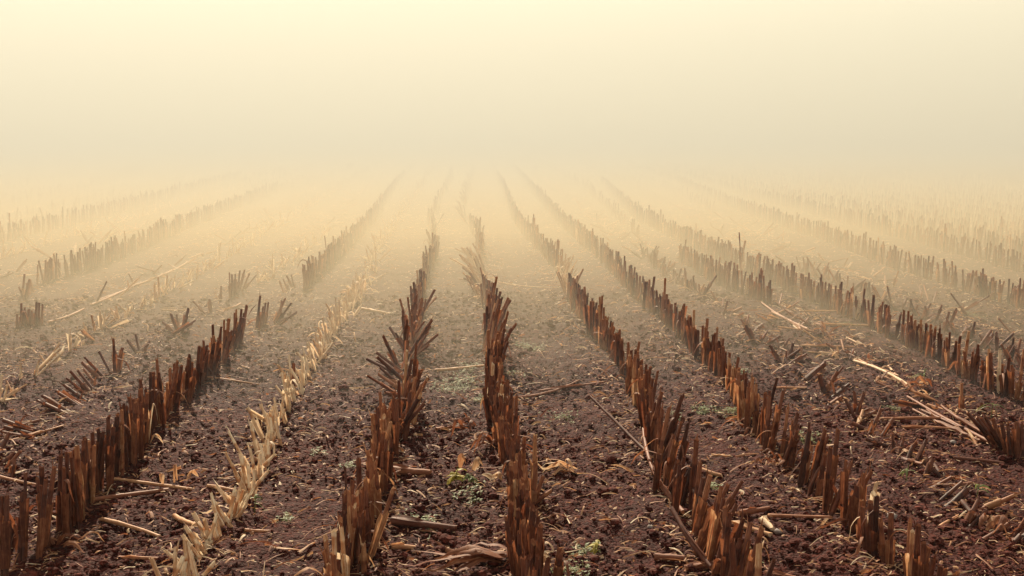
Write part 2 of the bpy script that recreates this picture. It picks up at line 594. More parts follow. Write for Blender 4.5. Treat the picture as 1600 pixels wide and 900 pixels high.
# segments from the front to the back: (v_front, v_back, style)
SEGS = {
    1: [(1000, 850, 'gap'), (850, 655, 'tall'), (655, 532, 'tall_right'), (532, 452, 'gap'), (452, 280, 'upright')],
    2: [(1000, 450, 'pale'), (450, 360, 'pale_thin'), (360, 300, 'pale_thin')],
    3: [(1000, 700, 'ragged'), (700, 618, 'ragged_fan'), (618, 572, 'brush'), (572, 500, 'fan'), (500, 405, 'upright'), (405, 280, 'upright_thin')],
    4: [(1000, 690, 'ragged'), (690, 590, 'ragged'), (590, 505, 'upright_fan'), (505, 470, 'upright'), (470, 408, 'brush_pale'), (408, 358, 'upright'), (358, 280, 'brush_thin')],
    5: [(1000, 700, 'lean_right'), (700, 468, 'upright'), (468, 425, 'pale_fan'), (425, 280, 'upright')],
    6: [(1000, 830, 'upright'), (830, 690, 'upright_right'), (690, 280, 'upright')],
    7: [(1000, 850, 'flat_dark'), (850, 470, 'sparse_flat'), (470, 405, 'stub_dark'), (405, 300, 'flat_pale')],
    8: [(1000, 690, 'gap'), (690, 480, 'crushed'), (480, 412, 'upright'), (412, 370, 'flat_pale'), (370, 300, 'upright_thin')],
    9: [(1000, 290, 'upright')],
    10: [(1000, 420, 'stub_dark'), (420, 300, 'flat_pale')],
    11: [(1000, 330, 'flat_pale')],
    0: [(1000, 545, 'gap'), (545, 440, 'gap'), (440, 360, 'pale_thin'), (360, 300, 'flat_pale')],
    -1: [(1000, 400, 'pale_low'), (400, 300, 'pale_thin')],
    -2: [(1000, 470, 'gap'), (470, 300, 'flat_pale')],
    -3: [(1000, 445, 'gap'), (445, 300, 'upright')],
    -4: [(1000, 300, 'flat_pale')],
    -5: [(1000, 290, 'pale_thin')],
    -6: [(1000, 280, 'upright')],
}
# style: spacing along the row, sideways scatter, height (mean, sd), tone (mean, sd), lean deg (mean, sd), azimuth deg (0 = right, 90 = away) and its sd, share missing
STY = {
    'sparse_flat': (0.16, 0.06, 0.13, 0.04, 0.32, 0.10, 62, 16, 40, 60, 0.2),
    'crushed': (0.085, 0.08, 0.17, 0.06, 0.52, 0.15, 74, 12, 110, 60, 0.1),
    'tall': (0.044, 0.022, 0.345, 0.030, 0.28, 0.10, 3, 2, 60, 90, 0.06),
    'tall_right': (0.046, 0.022, 0.265, 0.035, 0.33, 0.10, 9, 6, 25, 40, 0.05),
    'sparse': (0.22, 0.02, 0.36, 0.05, 0.28, 0.1, 4, 3, 0, 180, 0.1),
    'upright': (0.050, 0.020, 0.26, 0.032, 0.34, 0.11, 4, 3, 20, 110, 0.02),
    'upright_right': (0.048, 0.028, 0.30, 0.05, 0.28, 0.10, 11, 8, 20, 50, 0.05),
    'upright_thin': (0.10, 0.03, 0.20, 0.05, 0.32, 0.10, 9, 8, 30, 110, 0.25),
    'ragged': (0.037, 0.030, 0.265, 0.035, 0.37, 0.13, 4, 4, 20, 120, 0.03),
    'ragged_fan': (0.042, 0.035, 0.30, 0.04, 0.36, 0.12, 20, 13, 20, 35, 0.02),
    'brush': (0.10, 0.03, 0.26, 0.05, 0.28, 0.1, 52, 14, 165, 25, 0.05),
    'brush_pale': (0.09, 0.03, 0.30, 0.05, 0.50, 0.15, 48, 14, 150, 25, 0.05),
    'brush_thin': (0.11, 0.03, 0.28, 0.05, 0.36, 0.1, 40, 14, 150, 25, 0.15),
    'fan': (0.065, 0.03, 0.33, 0.05, 0.38, 0.12, 27, 20, 20, 60, 0.03),
    'upright_fan': (0.06, 0.03, 0.33, 0.05, 0.33, 0.12, 14, 11, 10, 30, 0.03),
    'pale_fan': (0.07, 0.04, 0.27, 0.05, 0.70, 0.12, 28, 14, 40, 50, 0.03),
    'lean_right': (0.05, 0.03, 0.29, 0.05, 0.28, 0.10, 14, 8, 10, 35, 0.06),
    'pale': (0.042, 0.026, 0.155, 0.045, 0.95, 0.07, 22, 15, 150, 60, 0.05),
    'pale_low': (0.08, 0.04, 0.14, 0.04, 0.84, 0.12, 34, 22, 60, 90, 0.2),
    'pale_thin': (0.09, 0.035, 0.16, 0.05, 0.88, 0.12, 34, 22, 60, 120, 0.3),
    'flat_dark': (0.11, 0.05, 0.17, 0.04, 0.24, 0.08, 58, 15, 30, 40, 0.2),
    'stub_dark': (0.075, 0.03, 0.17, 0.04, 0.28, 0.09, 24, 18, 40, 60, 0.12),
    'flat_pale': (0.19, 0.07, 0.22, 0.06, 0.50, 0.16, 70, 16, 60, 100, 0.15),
}

stubs = []          # every stub of the field as a dict, built further down

def add_stub(row, x, y, h, tone, lean, az, r=None, style='upright', **kw):
    stubs.append(dict(row=row, x=x, y=y, h=h, tone=tone, lean=lean, az=az, r=r or (RNG.uniform(0.0088, 0.0125) if style.startswith(('pale', 'flat_pale', 'crushed')) else RNG.uniform(0.0105, 0.0155)), style=style, **kw))

def fill(row, y0, y1, style, thin=1.0):
    st = STY[style]
    y = y0
    clump = RNG.uniform(-0.1, 0.1)
    while y < y1:
        if RNG.random() < 0.18: clump = RNG.uniform(-0.12, 0.12)
        if RNG.random() > st[10]:
            lone = y < 18 and RNG.random() < 0.025 and style in ('upright', 'tall', 'tall_right', 'upright_right', 'upright_thin')
            h = max(0.07, RNG.normal(st[2], st[3])) * (1 + clump * 0.6) * (RNG.uniform(1.25, 1.5) if lone else 1)
            if row > 14 or row < -6: h *= 0.8
            if RNG.random() < 0.07: lone_pale = 0.25
            else: lone_pale = 0.0
            tone = np.clip(RNG.normal(st[4], st[5] * 1.15) + lone_pale + clump * 0.5 + (0.15 if lone else 0), 0.05, 0.95)
            add_stub(row, row_x(row, y) + RNG.normal(0, st[1]), y, h, tone, radians(np.clip(abs(RNG.normal(st[6], st[7])), 0, 87)),
                     radians(RNG.normal(st[8], st[9])), style=style, lone=lone)
        y += st[0] * thin * RNG.uniform(0.55, 1.5) * (2.2 if RNG.random() < 0.03 else 1)

FAR_END = 42.0
for row in range(-44, 58):
    nom = X1 + SPACING * (row - 1)
    start = 3.6 if row in SEGS else max(3.6, abs(nom - 0.6) * 1.55 - 1.5)
    if row in SEGS:
        for v0, v1, style in SEGS[row]:
            ya, yb = (3.3 if v0 >= 1000 else y_at(v0, row)), y_at(v1, row)
            if style != 'gap': fill(row, max(ya, 3.3), yb, style)
        start = y_at(SEGS[row][-1][1], row)
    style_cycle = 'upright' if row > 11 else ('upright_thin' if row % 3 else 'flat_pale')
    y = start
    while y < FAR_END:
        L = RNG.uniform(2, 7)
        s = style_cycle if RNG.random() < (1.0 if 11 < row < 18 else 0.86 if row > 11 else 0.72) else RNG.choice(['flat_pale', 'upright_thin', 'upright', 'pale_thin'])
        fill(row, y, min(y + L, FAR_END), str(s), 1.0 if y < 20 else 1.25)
        y += L

# single stubs read from the photograph: crop origin, crop scale, row, tone, radius factor, [(foot), (tip)] in crop pixels
def place(row, ox, oy, sc, tone, items, depth=0.0, r=None, style='single'):
    for (bu, bv), (tu, tv) in items:
        b = ground_at(ox + bu / sc, oy + bv / sc)
        t = on_depth(ox + tu / sc, oy + tv / sc, b)
        dv = t - b
        dv[1] += depth
        h = np.linalg.norm(dv)
        add_stub(row, b[0], b[1], h, float(np.clip(RNG.normal(tone, 0.07), 0.05, 0.95)), math.acos(np.clip(dv[2] / h, -1, 1)),
                 math.atan2(dv[1], dv[0]), r=r, style=style, lone=False)

place(1, 0, 500, 2.25, 0.24, [((20, 895), (25, 610)), ((8, 890), (6, 605)), ((85, 835), (90, 530)), ((72, 832), (80, 600)), ((135, 830), (160, 545)), ((150, 800), (185, 500))])
place(1, 0, 500, 2.25, 0.2, [((40, 800), (48, 680))], r=0.009)
place(7, 1067, 500, 2.25, 0.24, [((250, 85), (225, 30)), ((270, 85), (300, 50)), ((290, 95), (345, 65)), ((345, 160), (310, 100)), ((375, 150), (390, 105)),
      ((385, 165), (420, 150)), ((420, 210), (395, 185)), ((510, 240), (568, 175)), ((530, 275), (590, 235)), ((600, 355), (575, 300)),
      ((610, 345), (608, 270)), ((612, 350), (638, 280)), ((630, 360), (680, 340)), ((655, 410), (705, 330)), ((650, 395), (600, 375)),
      ((700, 425), (745, 370)), ((705, 450), (650, 435)), ((740, 480), (745, 420)), ((755, 495), (785, 440)), ((790, 510), (815, 470)),
      ((820, 520), (865, 450)), ((830, 530), (880, 505)), ((850, 560), (885, 500)), ((880, 605), (950, 575)), ((905, 640), (990, 580)),
      ((995, 730), (1050, 650)), ((1010, 740), (1075, 690)), ((1060, 740), (1140, 715)), ((1070, 775), (1155, 735)), ((1140, 820), (1199, 780))], 0.03)
place(7, 1067, 500, 2.25, 0.2, [((430, 220), (500, 160)), ((500, 265), (480, 200)), ((940, 665), (1005, 615))], 0.02, r=0.021)
place(8, 1067, 500, 2.25, 0.28, [((1150, 490), (1145, 370)), ((1165, 485), (1162, 380)), ((1178, 492), (1172, 368)), ((1195, 495), (1192, 372)), ((1140, 475), (1125, 365)),
      ((1130, 460), (1060, 340)), ((1110, 450), (1035, 345)), ((1095, 440), (1000, 330)), ((1120, 450), (1090, 355)), ((1105, 445), (1050, 350)), ((1050, 330), (1050, 295))])
place(8, 1067, 500, 2.25, 0.6, [((980, 330), (978, 225))], r=0.012)
place(0, 0, 500, 2.25, 0.3, [((130, 395), (0, 350)), ((140, 400), (10, 375)), ((120, 420), (0, 400)), ((230, 330), (120, 290)), ((240, 325), (140, 272)),
      ((285, 300), (190, 255)), ((300, 285), (215, 235)), ((320, 265), (240, 190)), ((330, 250), (265, 185)), ((350, 210), (280, 155)),
      ((370, 205), (290, 135)), ((390, 185), (340, 110)), ((415, 180), (420, 100)), ((430, 170), (395, 110)), ((480, 115), (440, 70)),
      ((490, 110), (470, 50)), ((500, 115), (520, 75)), ((275, 305), (200, 268)), ((235, 335), (150, 305)), ((305, 270), (225, 215)), ((340, 230), (285, 178)),
      ((5, 450), (22, 405)), ((40, 540), (38, 490)), ((20, 520), (60, 465)), ((0, 510), (30, 480))], 0.05, style='toppled')
place(0, 0, 500, 2.25, 0.22, [((405, 190), (397, 60))], r=0.011)
place(0, 0, 230, 2.728, 0.3, [((740, 790), (690, 750)), ((760, 790), (725, 710)), ((775, 790), (800, 690)), ((730, 805), (830, 745)), ((755, 770), (750, 720)),
      ((980, 640), (975, 530)), ((990, 632), (988, 535)), ((1000, 625), (1000, 530)), ((1010, 620), (1020, 520)), ((1020, 610), (1040, 520)), ((1030, 605), (1060, 530)), ((1040, 600), (1090, 540)),
      ((880, 710), (820, 655)), ((900, 700), (890, 640)), ((940, 650), (940, 590))], 0.03)
place(1, 0, 230, 2.728, 0.33, [((1095, 770), (1105, 630)), ((1110, 765), (1120, 670)), ((1120, 755), (1130, 660)), ((1130, 750), (1142, 655)), ((1170, 740), (1215, 640)), ((1175, 745), (1240, 655)),
      ((1180, 750), (1265, 690)), ((1190, 735), (1200, 650)), ((1210, 620), (1190, 570)), ((1230, 610), (1205, 560)), ((1250, 605), (1220, 550)), ((1255, 600), (1240, 540))], 0.02)
place(-2, 0, 230, 2.728, 0.36, [((75, 770), (72, 710)), ((90, 765), (90, 665)), ((100, 762), (98, 690)), ((110, 760), (105, 680)), ((122, 760), (122, 690)), ((135, 760), (135, 695)), ((150, 755), (155, 655)), ((165, 755), (165, 655)), ((178, 750), (180, 655))])
place(-3, 0, 230, 2.728, 0.4, [((95, 640), (105, 545)), ((110, 640), (125, 565)), ((140, 620), (130, 560)), ((125, 630), (112, 580)), ((105, 650), (80, 590))])
place(4, 433, 500, 2.25, 0.42, [((895, 650), (910, 495)), ((900, 645), (935, 545)), ((985, 900), (990, 790)), ((978, 905), (1000, 800))], r=0.014)
place(4, 433, 500, 2.25, 0.62, [((905, 640), (965, 595))], r=0.012)
place(3, 433, 500, 2.25, 0.18, [((250, 800), (240, 515)), ((232, 790), (232, 610))], r=0.006)
place(3, 433, 500, 2.25, 0.45, [((320, 855), (410, 590))], r=0.013)
place(5, 800, 500, 2.25, 0.58, [((745, 890), (745, 735))], r=0.014)
place(6, 800, 500, 2.25, 0.55, [((845, 330), (845, 205)), ((985, 440), (985, 350)), ((715, 130), (722, 30)), ((735, 135), (735, 60))], r=0.012)
place(2, 0, 500, 2.25, 0.36, [((1032, 230), (1032, 140))], r=0.015)
place(9, 800, 230, 2.728, 0.5, [((975, 560), (972, 375)), ((785, 400), (785, 320))], r=0.009)

# ------------------------------------------------------------------ build the stubs: the 300 that show largest as things, the rest as one mass
for s in stubs:
    x, y = s['x'], s['y']
    s['z'] = ht(x, y) - 0.004
    tip = np.array([x + sin(s['lean']) * cos(s['az']) * s['h'], y + sin(s['lean']) * sin(s['az']) * s['h'], s['z'] + cos(s['lean']) * s['h']])
    u0, v0, d = to_pixel((x, y, s['z']))
    u1, v1, d1 = to_pixel(tip)
    s['px'] = (u0, v0, u1, v1, d)
    inside = -5 < (u0 + u1) / 2 < 1605 and min(v0, v1) < 893 and d > 0.5
    L = math.hypot(u1 - u0, min(v1, 900) - min(v0, 900))
    s['size'] = L * (FPX * 2 * s['r'] / d) if inside else 0

# how much of each stub shows in front of the others: a small painter's raster, far to near
shown = np.full((450, 800), -1, np.int32)
for i in sorted((i for i in range(len(stubs)) if stubs[i]['size'] > 0), key=lambda i: -stubs[i]['px'][4]):
    u0, v0, u1, v1, d = stubs[i]['px']
    hw = max(0.5, FPX * stubs[i]['r'] * 1.1 / d / 2)
    k = int(max(abs(v1 - v0), abs(u1 - u0)) / 2 * 1.3) + 2
    for t in np.linspace(0, 1, k):
        uc, vc = (u0 + (u1 - u0) * t) / 2, (v0 + (v1 - v0) * t) / 2
        if 0 <= vc < 450:
            shown[int(vc), max(0, int(uc - hw + 0.5)):max(0, int(uc + hw + 0.5) + (hw < 0.7))] = i
area = np.bincount(shown[shown >= 0], minlength=len(stubs))
order = sorted(range(len(stubs)), key=lambda i: -area[i])
single = set(i for i in order[:300] if area[i] > 0)

ORD = ('first second third fourth fifth sixth seventh eighth ninth tenth eleventh twelfth thirteenth fourteenth fifteenth sixteenth seventeenth '
       'eighteenth nineteenth').split()
TENS = {2: 'twenty', 3: 'thirty', 4: 'forty', 5: 'fifty', 6: 'sixty', 7: 'seventy', 8: 'eighty', 9: 'ninety'}
TENTH = {2: 'twentieth', 3: 'thirtieth', 4: 'fortieth', 5: 'fiftieth', 6: 'sixtieth', 7: 'seventieth', 8: 'eightieth', 9: 'ninetieth'}
def ordinal(n):
    if n == 100: return 'hundredth'
    if n > 100: return 'hundred-and-' + ordinal(n - 100)
    if n < 20: return ORD[n - 1]
    if n % 10 == 0: return TENTH[n // 10]
    return TENS[n // 10] + '-' + ORD[n % 10 - 1]

ROW_WORDS = {
    -3: 'the faint hazy row', -2: 'the clump beside the long flattened stalks', -1: 'the low pale row at the edge',
    0: 'the trampled toppled row', 1: 'the tallest dark row', 2: 'the pale straw-coloured row',
    3: 'the ragged row beside the pale row', 4: 'the dense row beside the pale husk bundle',
    5: 'the row crossed by the long stick', 6: 'the long even row past that stick', 7: 'the broken snapped row',
    8: 'the mostly flattened row', 9: 'the straight upright row beyond the flattened one', 10: 'the short dark farther row',
}

def stub_parts(s, rng, lod):
    """stem, sheaths and leaves of one stub, standing at the origin and already tipped"""
    M = rot_to(s['lean'], s['az'], rng.uniform(0, 2 * pi))
    h, r, tone = s['h'], s['r'], s['tone']
    pale = s['style'].startswith('pale')
    bend = rng.uniform(-0.06, 0.06)
    jag = 0.006 if not s['style'].startswith('ragged') else 0.012
    stem, _ = stem_mb(rng, h, r, tone, 10 if lod == 0 else (6 if lod == 1 else 4), jag if lod < 2 else 0.006, bend if lod == 0 else 0,
                      0.085 if pale else 0.13, rng.integers(0, 3), lod)
    st = MB(); st.merge(stem, M)
    out = [('stem', st, M_STALK)]
    if lod == 0:
        ns = 1 + (rng.random() < 0.45) if r > 0.008 else 0
        z0 = rng.uniform(0.0, 0.04)
        for i in range(ns):
            z1 = min(h * (rng.uniform(0.3, 0.75) if pale else rng.uniform(0.4, 0.9)), z0 + 0.26)
            if z1 - z0 < 0.04: break
            m = MB()
            m.merge(sheath_mb(rng, h, r * (1 + 0.08 * i), z0, z1, np.clip(tone + rng.uniform(-0.08, 0.16), 0.05, 0.95), bend, flare=rng.uniform(0.0, 0.0015) if pale else rng.uniform(0.0005, 0.004)), M)
            out.append(('leaf_sheath', m, M_HUSK))
            z0 += rng.uniform(0.06, 0.14)
        if rng.random() < (0.15 if pale else 0.55 if s['style'].startswith(('ragged', 'upright_fan')) else 0.4) and r > 0.008:
            lf = hanging_leaf_mb(rng, r, h * rng.uniform(0.25, 0.85) * cos(s['lean'] * 0.7), np.clip(tone + rng.uniform(-0.02, 0.2), 0.05, 0.95), rng.uniform(0.1, 0.28), rng.uniform(0.010, 0.022))
            m = MB(); m.merge(lf, M if s['lean'] < 0.5 else None)
            out.append(('dry_leaf', m, M_HUSK))
    elif lod == 1:
        m = MB()
        if rng.random() < 0.8:
            m.merge(sheath_mb(rng, h, r, 0.01, h * rng.uniform(0.4, 0.95), np.clip(tone + rng.uniform(-0.08, 0.16), 0.05, 0.95), 0, cols=4, rows=3), M)
        if rng.random() < 0.3:
            m.merge(hanging_leaf_mb(rng, r, h * rng.uniform(0.3, 0.8) * cos(s['lean'] * 0.7), np.clip(tone + 0.1, 0.05, 0.95), rng.uniform(0.12, 0.28), 0.02), M if s['lean'] < 0.5 else None)
        if m.n: out.append(('leaf_sheath', m, M_HUSK))
    return out

mass = MB()
counts = {}
by_front = sorted(range(len(stubs)), key=lambda i: stubs[i]['y'])
for i in by_front:
    s = stubs[i]
    loc = np.array([s['x'], s['y'], s['z']])
    d = s['px'][4]
    counts[s['row']] = counts.get(s['row'], 0) + (1 if area[i] > 14 or i in single else 0)
    if i in single:
        n = counts[s['row']]
        root = empty('corn_stub', loc)
        tone_w = 'straw-pale' if s['tone'] > 0.66 else ('tan' if s['tone'] > 0.45 else ('brown' if s['tone'] > 0.24 else 'dark'))
        tall_w = 'tall' if s['h'] > 0.37 else ('short' if s['h'] < 0.22 else 'cut')
        if s['r'] < 0.008: tall_w = 'thin'
        du = s['px'][2] - s['px'][0]
        lean_w = 'flattened' if s['lean'] > radians(62) else ('leaning' if s['lean'] > radians(17) else 'upright')
        tag(root, f"{tone_w} {tall_w} {lean_w} corn stub, {ordinal(n)} up {ROW_WORDS.get(s['row'], 'an outer row')}", 'corn stub',
            'cut corn stubs standing in rows')
        for name, mb, mat in stub_parts(s, RNG, 0):
            mb.build(name, [mat], root)
    else:
        lod = 0 if d < 7 else (1 if d < 19 else 2)
        for name, mb, mat in stub_parts(s, RNG, lod):
            if mat is M_HUSK: mb.mat = [np.full_like(q, 1) for q in mb.mat]
            mass.merge(mb, None, loc)
rest = mass.build('corn_stubble', [M_STALK, M_HUSK])
tag(rest, 'farther rows of cut corn stubs fading into the mist', 'corn stubble', kind='stuff')
print('stubs', len(stubs), 'single', len(single), counts, 'mass verts', mass.n)

# ------------------------------------------------------------------ fallen stalks
def lying_points(p0, p1, r, n, rng, sag=0.03, z1=None):
    P = np.linspace(p0, p1, n)
    d = P[-1] - P[0]
    side = np.array([-d[1], d[0], 0]) / (np.linalg.norm(d[:2]) + 1e-9)
    t = np.linspace(0, 1, n)
    P = P + side * (np.sin(t * pi) * sag * rng.uniform(-1, 1) * np.linalg.norm(d))[:, None]
    g = np.array([ht(p[0], p[1]) for p in P])
    line = np.polyval(np.polyfit(t, g, 1 if n < 14 else 2), t)
    line += max(0.0, np.percentile(g - line, 80)) * 0.8      # it bears on the higher crumbs
    for i in range(n):
        P[i, 2] = line[i] + r * 0.7 + 0.002
        if z1 is not None: P[i, 2] += z1 * t[i] ** 1.2
    return P

def tube_mb(P, rad, tone, rng, sides=8, jag=0.012):
    mb = MB()
    n = len(P)
    a = np.linspace(0, 2 * pi, sides, endpoint=False)
    V = np.zeros((n, sides, 3)); F = np.zeros((n, sides, 3))
    sd = rng.uniform(0, 50)
    T = np.gradient(P, axis=0)
    L = 0
    for i in range(n):
        t, b, c = ortho(T[i])
        w = rad[i] * rng.uniform(0.88, 1.1, sides)
        V[i] = P[i] + np.outer(np.cos(a) * w, b) + np.outer(np.sin(a) * w, c)
        if i in (0, n - 1): V[i] += np.outer(rng.uniform(-jag, jag, sides), t)
        if i: L += np.linalg.norm(P[i] - P[i - 1])
        F[i, :, 0] = a * rad[i] + sd; F[i, :, 1] = L + sd
    idx = np.arange(n * sides).reshape(n, sides)
    nx_ = np.roll(idx, -1, 1)
    q = np.stack((idx[:-1], nx_[:-1], nx_[1:], idx[1:]), -1).reshape(-1, 4)
    mb.add(V.reshape(-1, 3), q, tone, F.reshape(-1, 3))
    for e in (0, n - 1):
        c = V[e].mean(0)
        ii = np.arange(sides)
        cv = np.vstack((V[e], c[None]))
        mb.add(cv, np.stack((ii, (ii + 1) % sides, np.full(sides, sides)), 1), min(tone + 0.2, 0.98), np.vstack((F[e], F[e].mean(0)[None])))
    return mb

def fallen_stalk(u0, v0, u1, v1, tone, r, label, z1=None, leaf=False, name='fallen_stalk', cat='corn stalk', group='stalks lying on the soil'):
    rng = RNG
    p0 = ground_at(u0, v0)
    p1 = ground_at(u1, v1) if z1 is None else None
    if z1 is not None:
        # tip raised z1 above the soil: the point of the pixel ray at that height
        d = _F + _R * (u1 - 800) / FPX - _U * (v1 - 450) / FPX
        p1 = EYE + d * ((CAM_H - z1) / -d[2])
        p1[2] = 0
    L = np.linalg.norm(p1 - p0)
    n = max(6, int(L / 0.045))
    P = lying_points(p0, p1, r, n, rng, 0.04, z1)
    rad = np.full(n, r) * np.linspace(1, 0.78, n)
    k = int(rng.integers(1, 4))
    for i in range(k, n - 1, 4): rad[i] *= 1.15
    o = P[0].copy()
    root = empty(name, o)
    tube_mb(P - o, rad, tone, rng, 8).build('stem', [M_STALK], root)
    if leaf or rng.random() < 0.4:
        m = MB()
        i0, i1 = int(n * 0.15), max(int(n * 0.75), int(n * 0.15) + 4)
        seg = P[i0:i1] - o + [0, 0, r * 0.7]
        seg = seg + rng.normal(0, 0.004, seg.shape)
        dd = seg[-1] - seg[0]
        ribbon(m, seg, [-dd[1], dd[0], 0], r * 2.6, min(tone + 0.06, 0.95), rng, -0.4)
        m.build('leaf_sheath', [M_HUSK], root)
    tag(root, label, cat, group)
    return root

FS = [
    (1013, 711, 922, 613, 0.16, 0.011, 'long dark thin stalk propped over bare soil beside the row it crosses', 0.22),
    (1113, 898, 1049, 798, 0.2, 0.014, 'dark stick leaning along the lean-to row at the bottom edge', 0.16),
    (1067, 807, 1005, 676, 0.36, 0.012, 'reddish split stalk lying against the stubs below the long dark stick', 0.10),
    (178, 749, 302, 758, 0.68, 0.010, 'pale straight stalk lying above a darker one beside the tallest row', None),
    (147, 784, 260, 758, 0.38, 0.014, 'thick brown stalk lying just under the pale straight one', None),
    (156, 807, 249, 829, 0.66, 0.011, 'pale split stalk pointing at the front of the pale row', None),
    (0, 744, 64, 751, 0.55, 0.010, 'tan stalk lying at the frame edge behind the tallest row', None),
    (320, 591, 404, 596, 0.62, 0.008, 'long thin pale stalk beyond the tallest dark row', None),
    (324, 760, 372, 770, 0.66, 0.010, 'pale stalk butting against the pale row from its shaded side', None),
    (273, 802, 306, 824, 0.7, 0.013, 'stout pale stalk piece leaning at the foot of the pale row', 0.06),
    (187, 862, 271, 871, 0.55, 0.008, 'tan thin stalk low down between the tallest and pale rows', None),
    (382, 829, 420, 828, 0.6, 0.009, 'short tan stalk on the shaded soil right beside the pale row', None),
    (606, 744, 673, 742, 0.42, 0.022, 'wide brown flattened stalk lying out from the ragged row', None),
    (680, 571, 757, 569, 0.74, 0.012, 'pale stalk among green weeds reaching to the dense row', None),
    (811, 620, 904, 596, 0.45, 0.010, 'long tan forked twig lying beyond the dense row', None),
    (840, 606, 948, 601, 0.42, 0.008, 'thin level twig crossing the forked tan twig', None),
    (682, 671, 726, 658, 0.42, 0.011, 'short brown stalk lying between the ragged and dense rows', None),
    (613, 856, 646, 853, 0.66, 0.014, 'stubby pale stalk end on dark soil near the ragged row', None),
    (611, 822, 713, 820, 0.2, 0.020, 'dark slab of rotten stalk lying behind the stubby pale end', None),
    (630, 741, 668, 738, 0.5, 0.008, 'thin tan stalk touching the yellow-leaved weed', None),
    (1084, 729, 1129, 740, 0.66, 0.013, 'pale stout stalk lying alone between the two long rows', None),
    (1113, 707, 1142, 712, 0.74, 0.008, 'small bent pale stalk above the stout lone one', None),
    (1213, 607, 1258, 611, 0.62, 0.009, 'thin pale stalk beside the long even row, far side', None),
    (1142, 820, 1204, 835, 0.72, 0.014, 'pale shredded stalk lying below the pale cut block', None),
    (1071, 895, 1151, 889, 0.4, 0.014, 'brown stalk lying along the very bottom edge of the field', None),
    (1195, 896, 1250, 900, 0.4, 0.013, 'brown stalk half out of frame at the bottom', None),
    (1200, 809, 1298, 818, 0.5, 0.009, 'long tan stalk lying from the pale block towards the even row', None),
    (1024, 873, 1084, 878, 0.36, 0.017, 'brown curved stalk near the bottom beside the crossed row', None),
    (1155, 803, 1200, 797, 0.36, 0.016, 'reddish stalk chunk lying above the pale cut block', None),
    (1491, 722, 1569, 724, 0.2, 0.010, 'dark level stalk behind the snapped stubs, near the frame edge', None),
    (1374, 660, 1485, 658, 0.5, 0.011, 'long tan stalk lying level behind the broken row', None),
    (1410, 671, 1485, 672, 0.56, 0.010, 'tan stalk parallel to and just under the longer level one', None),
    (1560, 702, 1418, 624, 0.38, 0.012, 'longest stalk of the flattened bundle, running up the flattened row', None),
    (1545, 694, 1440, 645, 0.30, 0.012, 'brown stalk of the flattened bundle on its near side', None),
    (1552, 690, 1470, 640, 0.38, 0.011, 'tan stalk of the flattened bundle on its far side', 0.05),
    (1530, 690, 1425, 640, 0.4, 0.010, 'thin stalk under the flattened bundle', None),
    (1418, 607, 1334, 569, 0.85, 0.013, 'brightest pale husked stalk lying up the flattened row', None),
    (1402, 594, 1340, 566, 0.7, 0.009, 'second bright husked stalk lying against the brightest one', None),
    (1469, 822, 1496, 815, 0.62, 0.009, 'short pale stick under the snapped stubs near the frame edge', None),
    (1262, 544, 1334, 549, 0.66, 0.009, 'pale thin stalk lying level beside the flattened row', None),
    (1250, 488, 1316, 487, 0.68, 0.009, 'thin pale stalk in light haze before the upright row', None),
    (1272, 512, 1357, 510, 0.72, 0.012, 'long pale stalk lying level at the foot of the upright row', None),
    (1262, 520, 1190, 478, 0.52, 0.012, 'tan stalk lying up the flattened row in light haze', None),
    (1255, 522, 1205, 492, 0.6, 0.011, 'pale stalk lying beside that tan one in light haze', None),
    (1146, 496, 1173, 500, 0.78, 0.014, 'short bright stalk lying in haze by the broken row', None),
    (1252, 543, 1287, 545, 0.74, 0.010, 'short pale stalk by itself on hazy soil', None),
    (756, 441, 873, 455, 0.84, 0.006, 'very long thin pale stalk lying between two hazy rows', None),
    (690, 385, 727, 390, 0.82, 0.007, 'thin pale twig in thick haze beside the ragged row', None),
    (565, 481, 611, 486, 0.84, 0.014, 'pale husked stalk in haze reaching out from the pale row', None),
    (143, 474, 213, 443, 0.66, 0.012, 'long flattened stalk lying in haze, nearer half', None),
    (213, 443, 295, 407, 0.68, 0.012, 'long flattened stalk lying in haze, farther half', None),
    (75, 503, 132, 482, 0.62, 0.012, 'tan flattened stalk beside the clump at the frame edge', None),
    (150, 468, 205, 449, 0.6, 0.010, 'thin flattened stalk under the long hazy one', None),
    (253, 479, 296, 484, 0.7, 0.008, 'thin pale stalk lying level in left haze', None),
    (343, 486, 376, 471, 0.62, 0.011, 'tan stalk leaning out of a small hazy tangle', None),
    (0, 672, 62, 660, 0.34, 0.013, 'brown stalk lying with toppled stubs at the frame edge', None),
    (20, 690, 98, 668, 0.62, 0.008, 'thin pale straw lying under the toppled stubs', None),
    (266, 628, 302, 602, 0.3, 0.009, 'thin brown stalk leaning from the tallest row', 0.1),
]
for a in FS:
    fallen_stalk(*a)

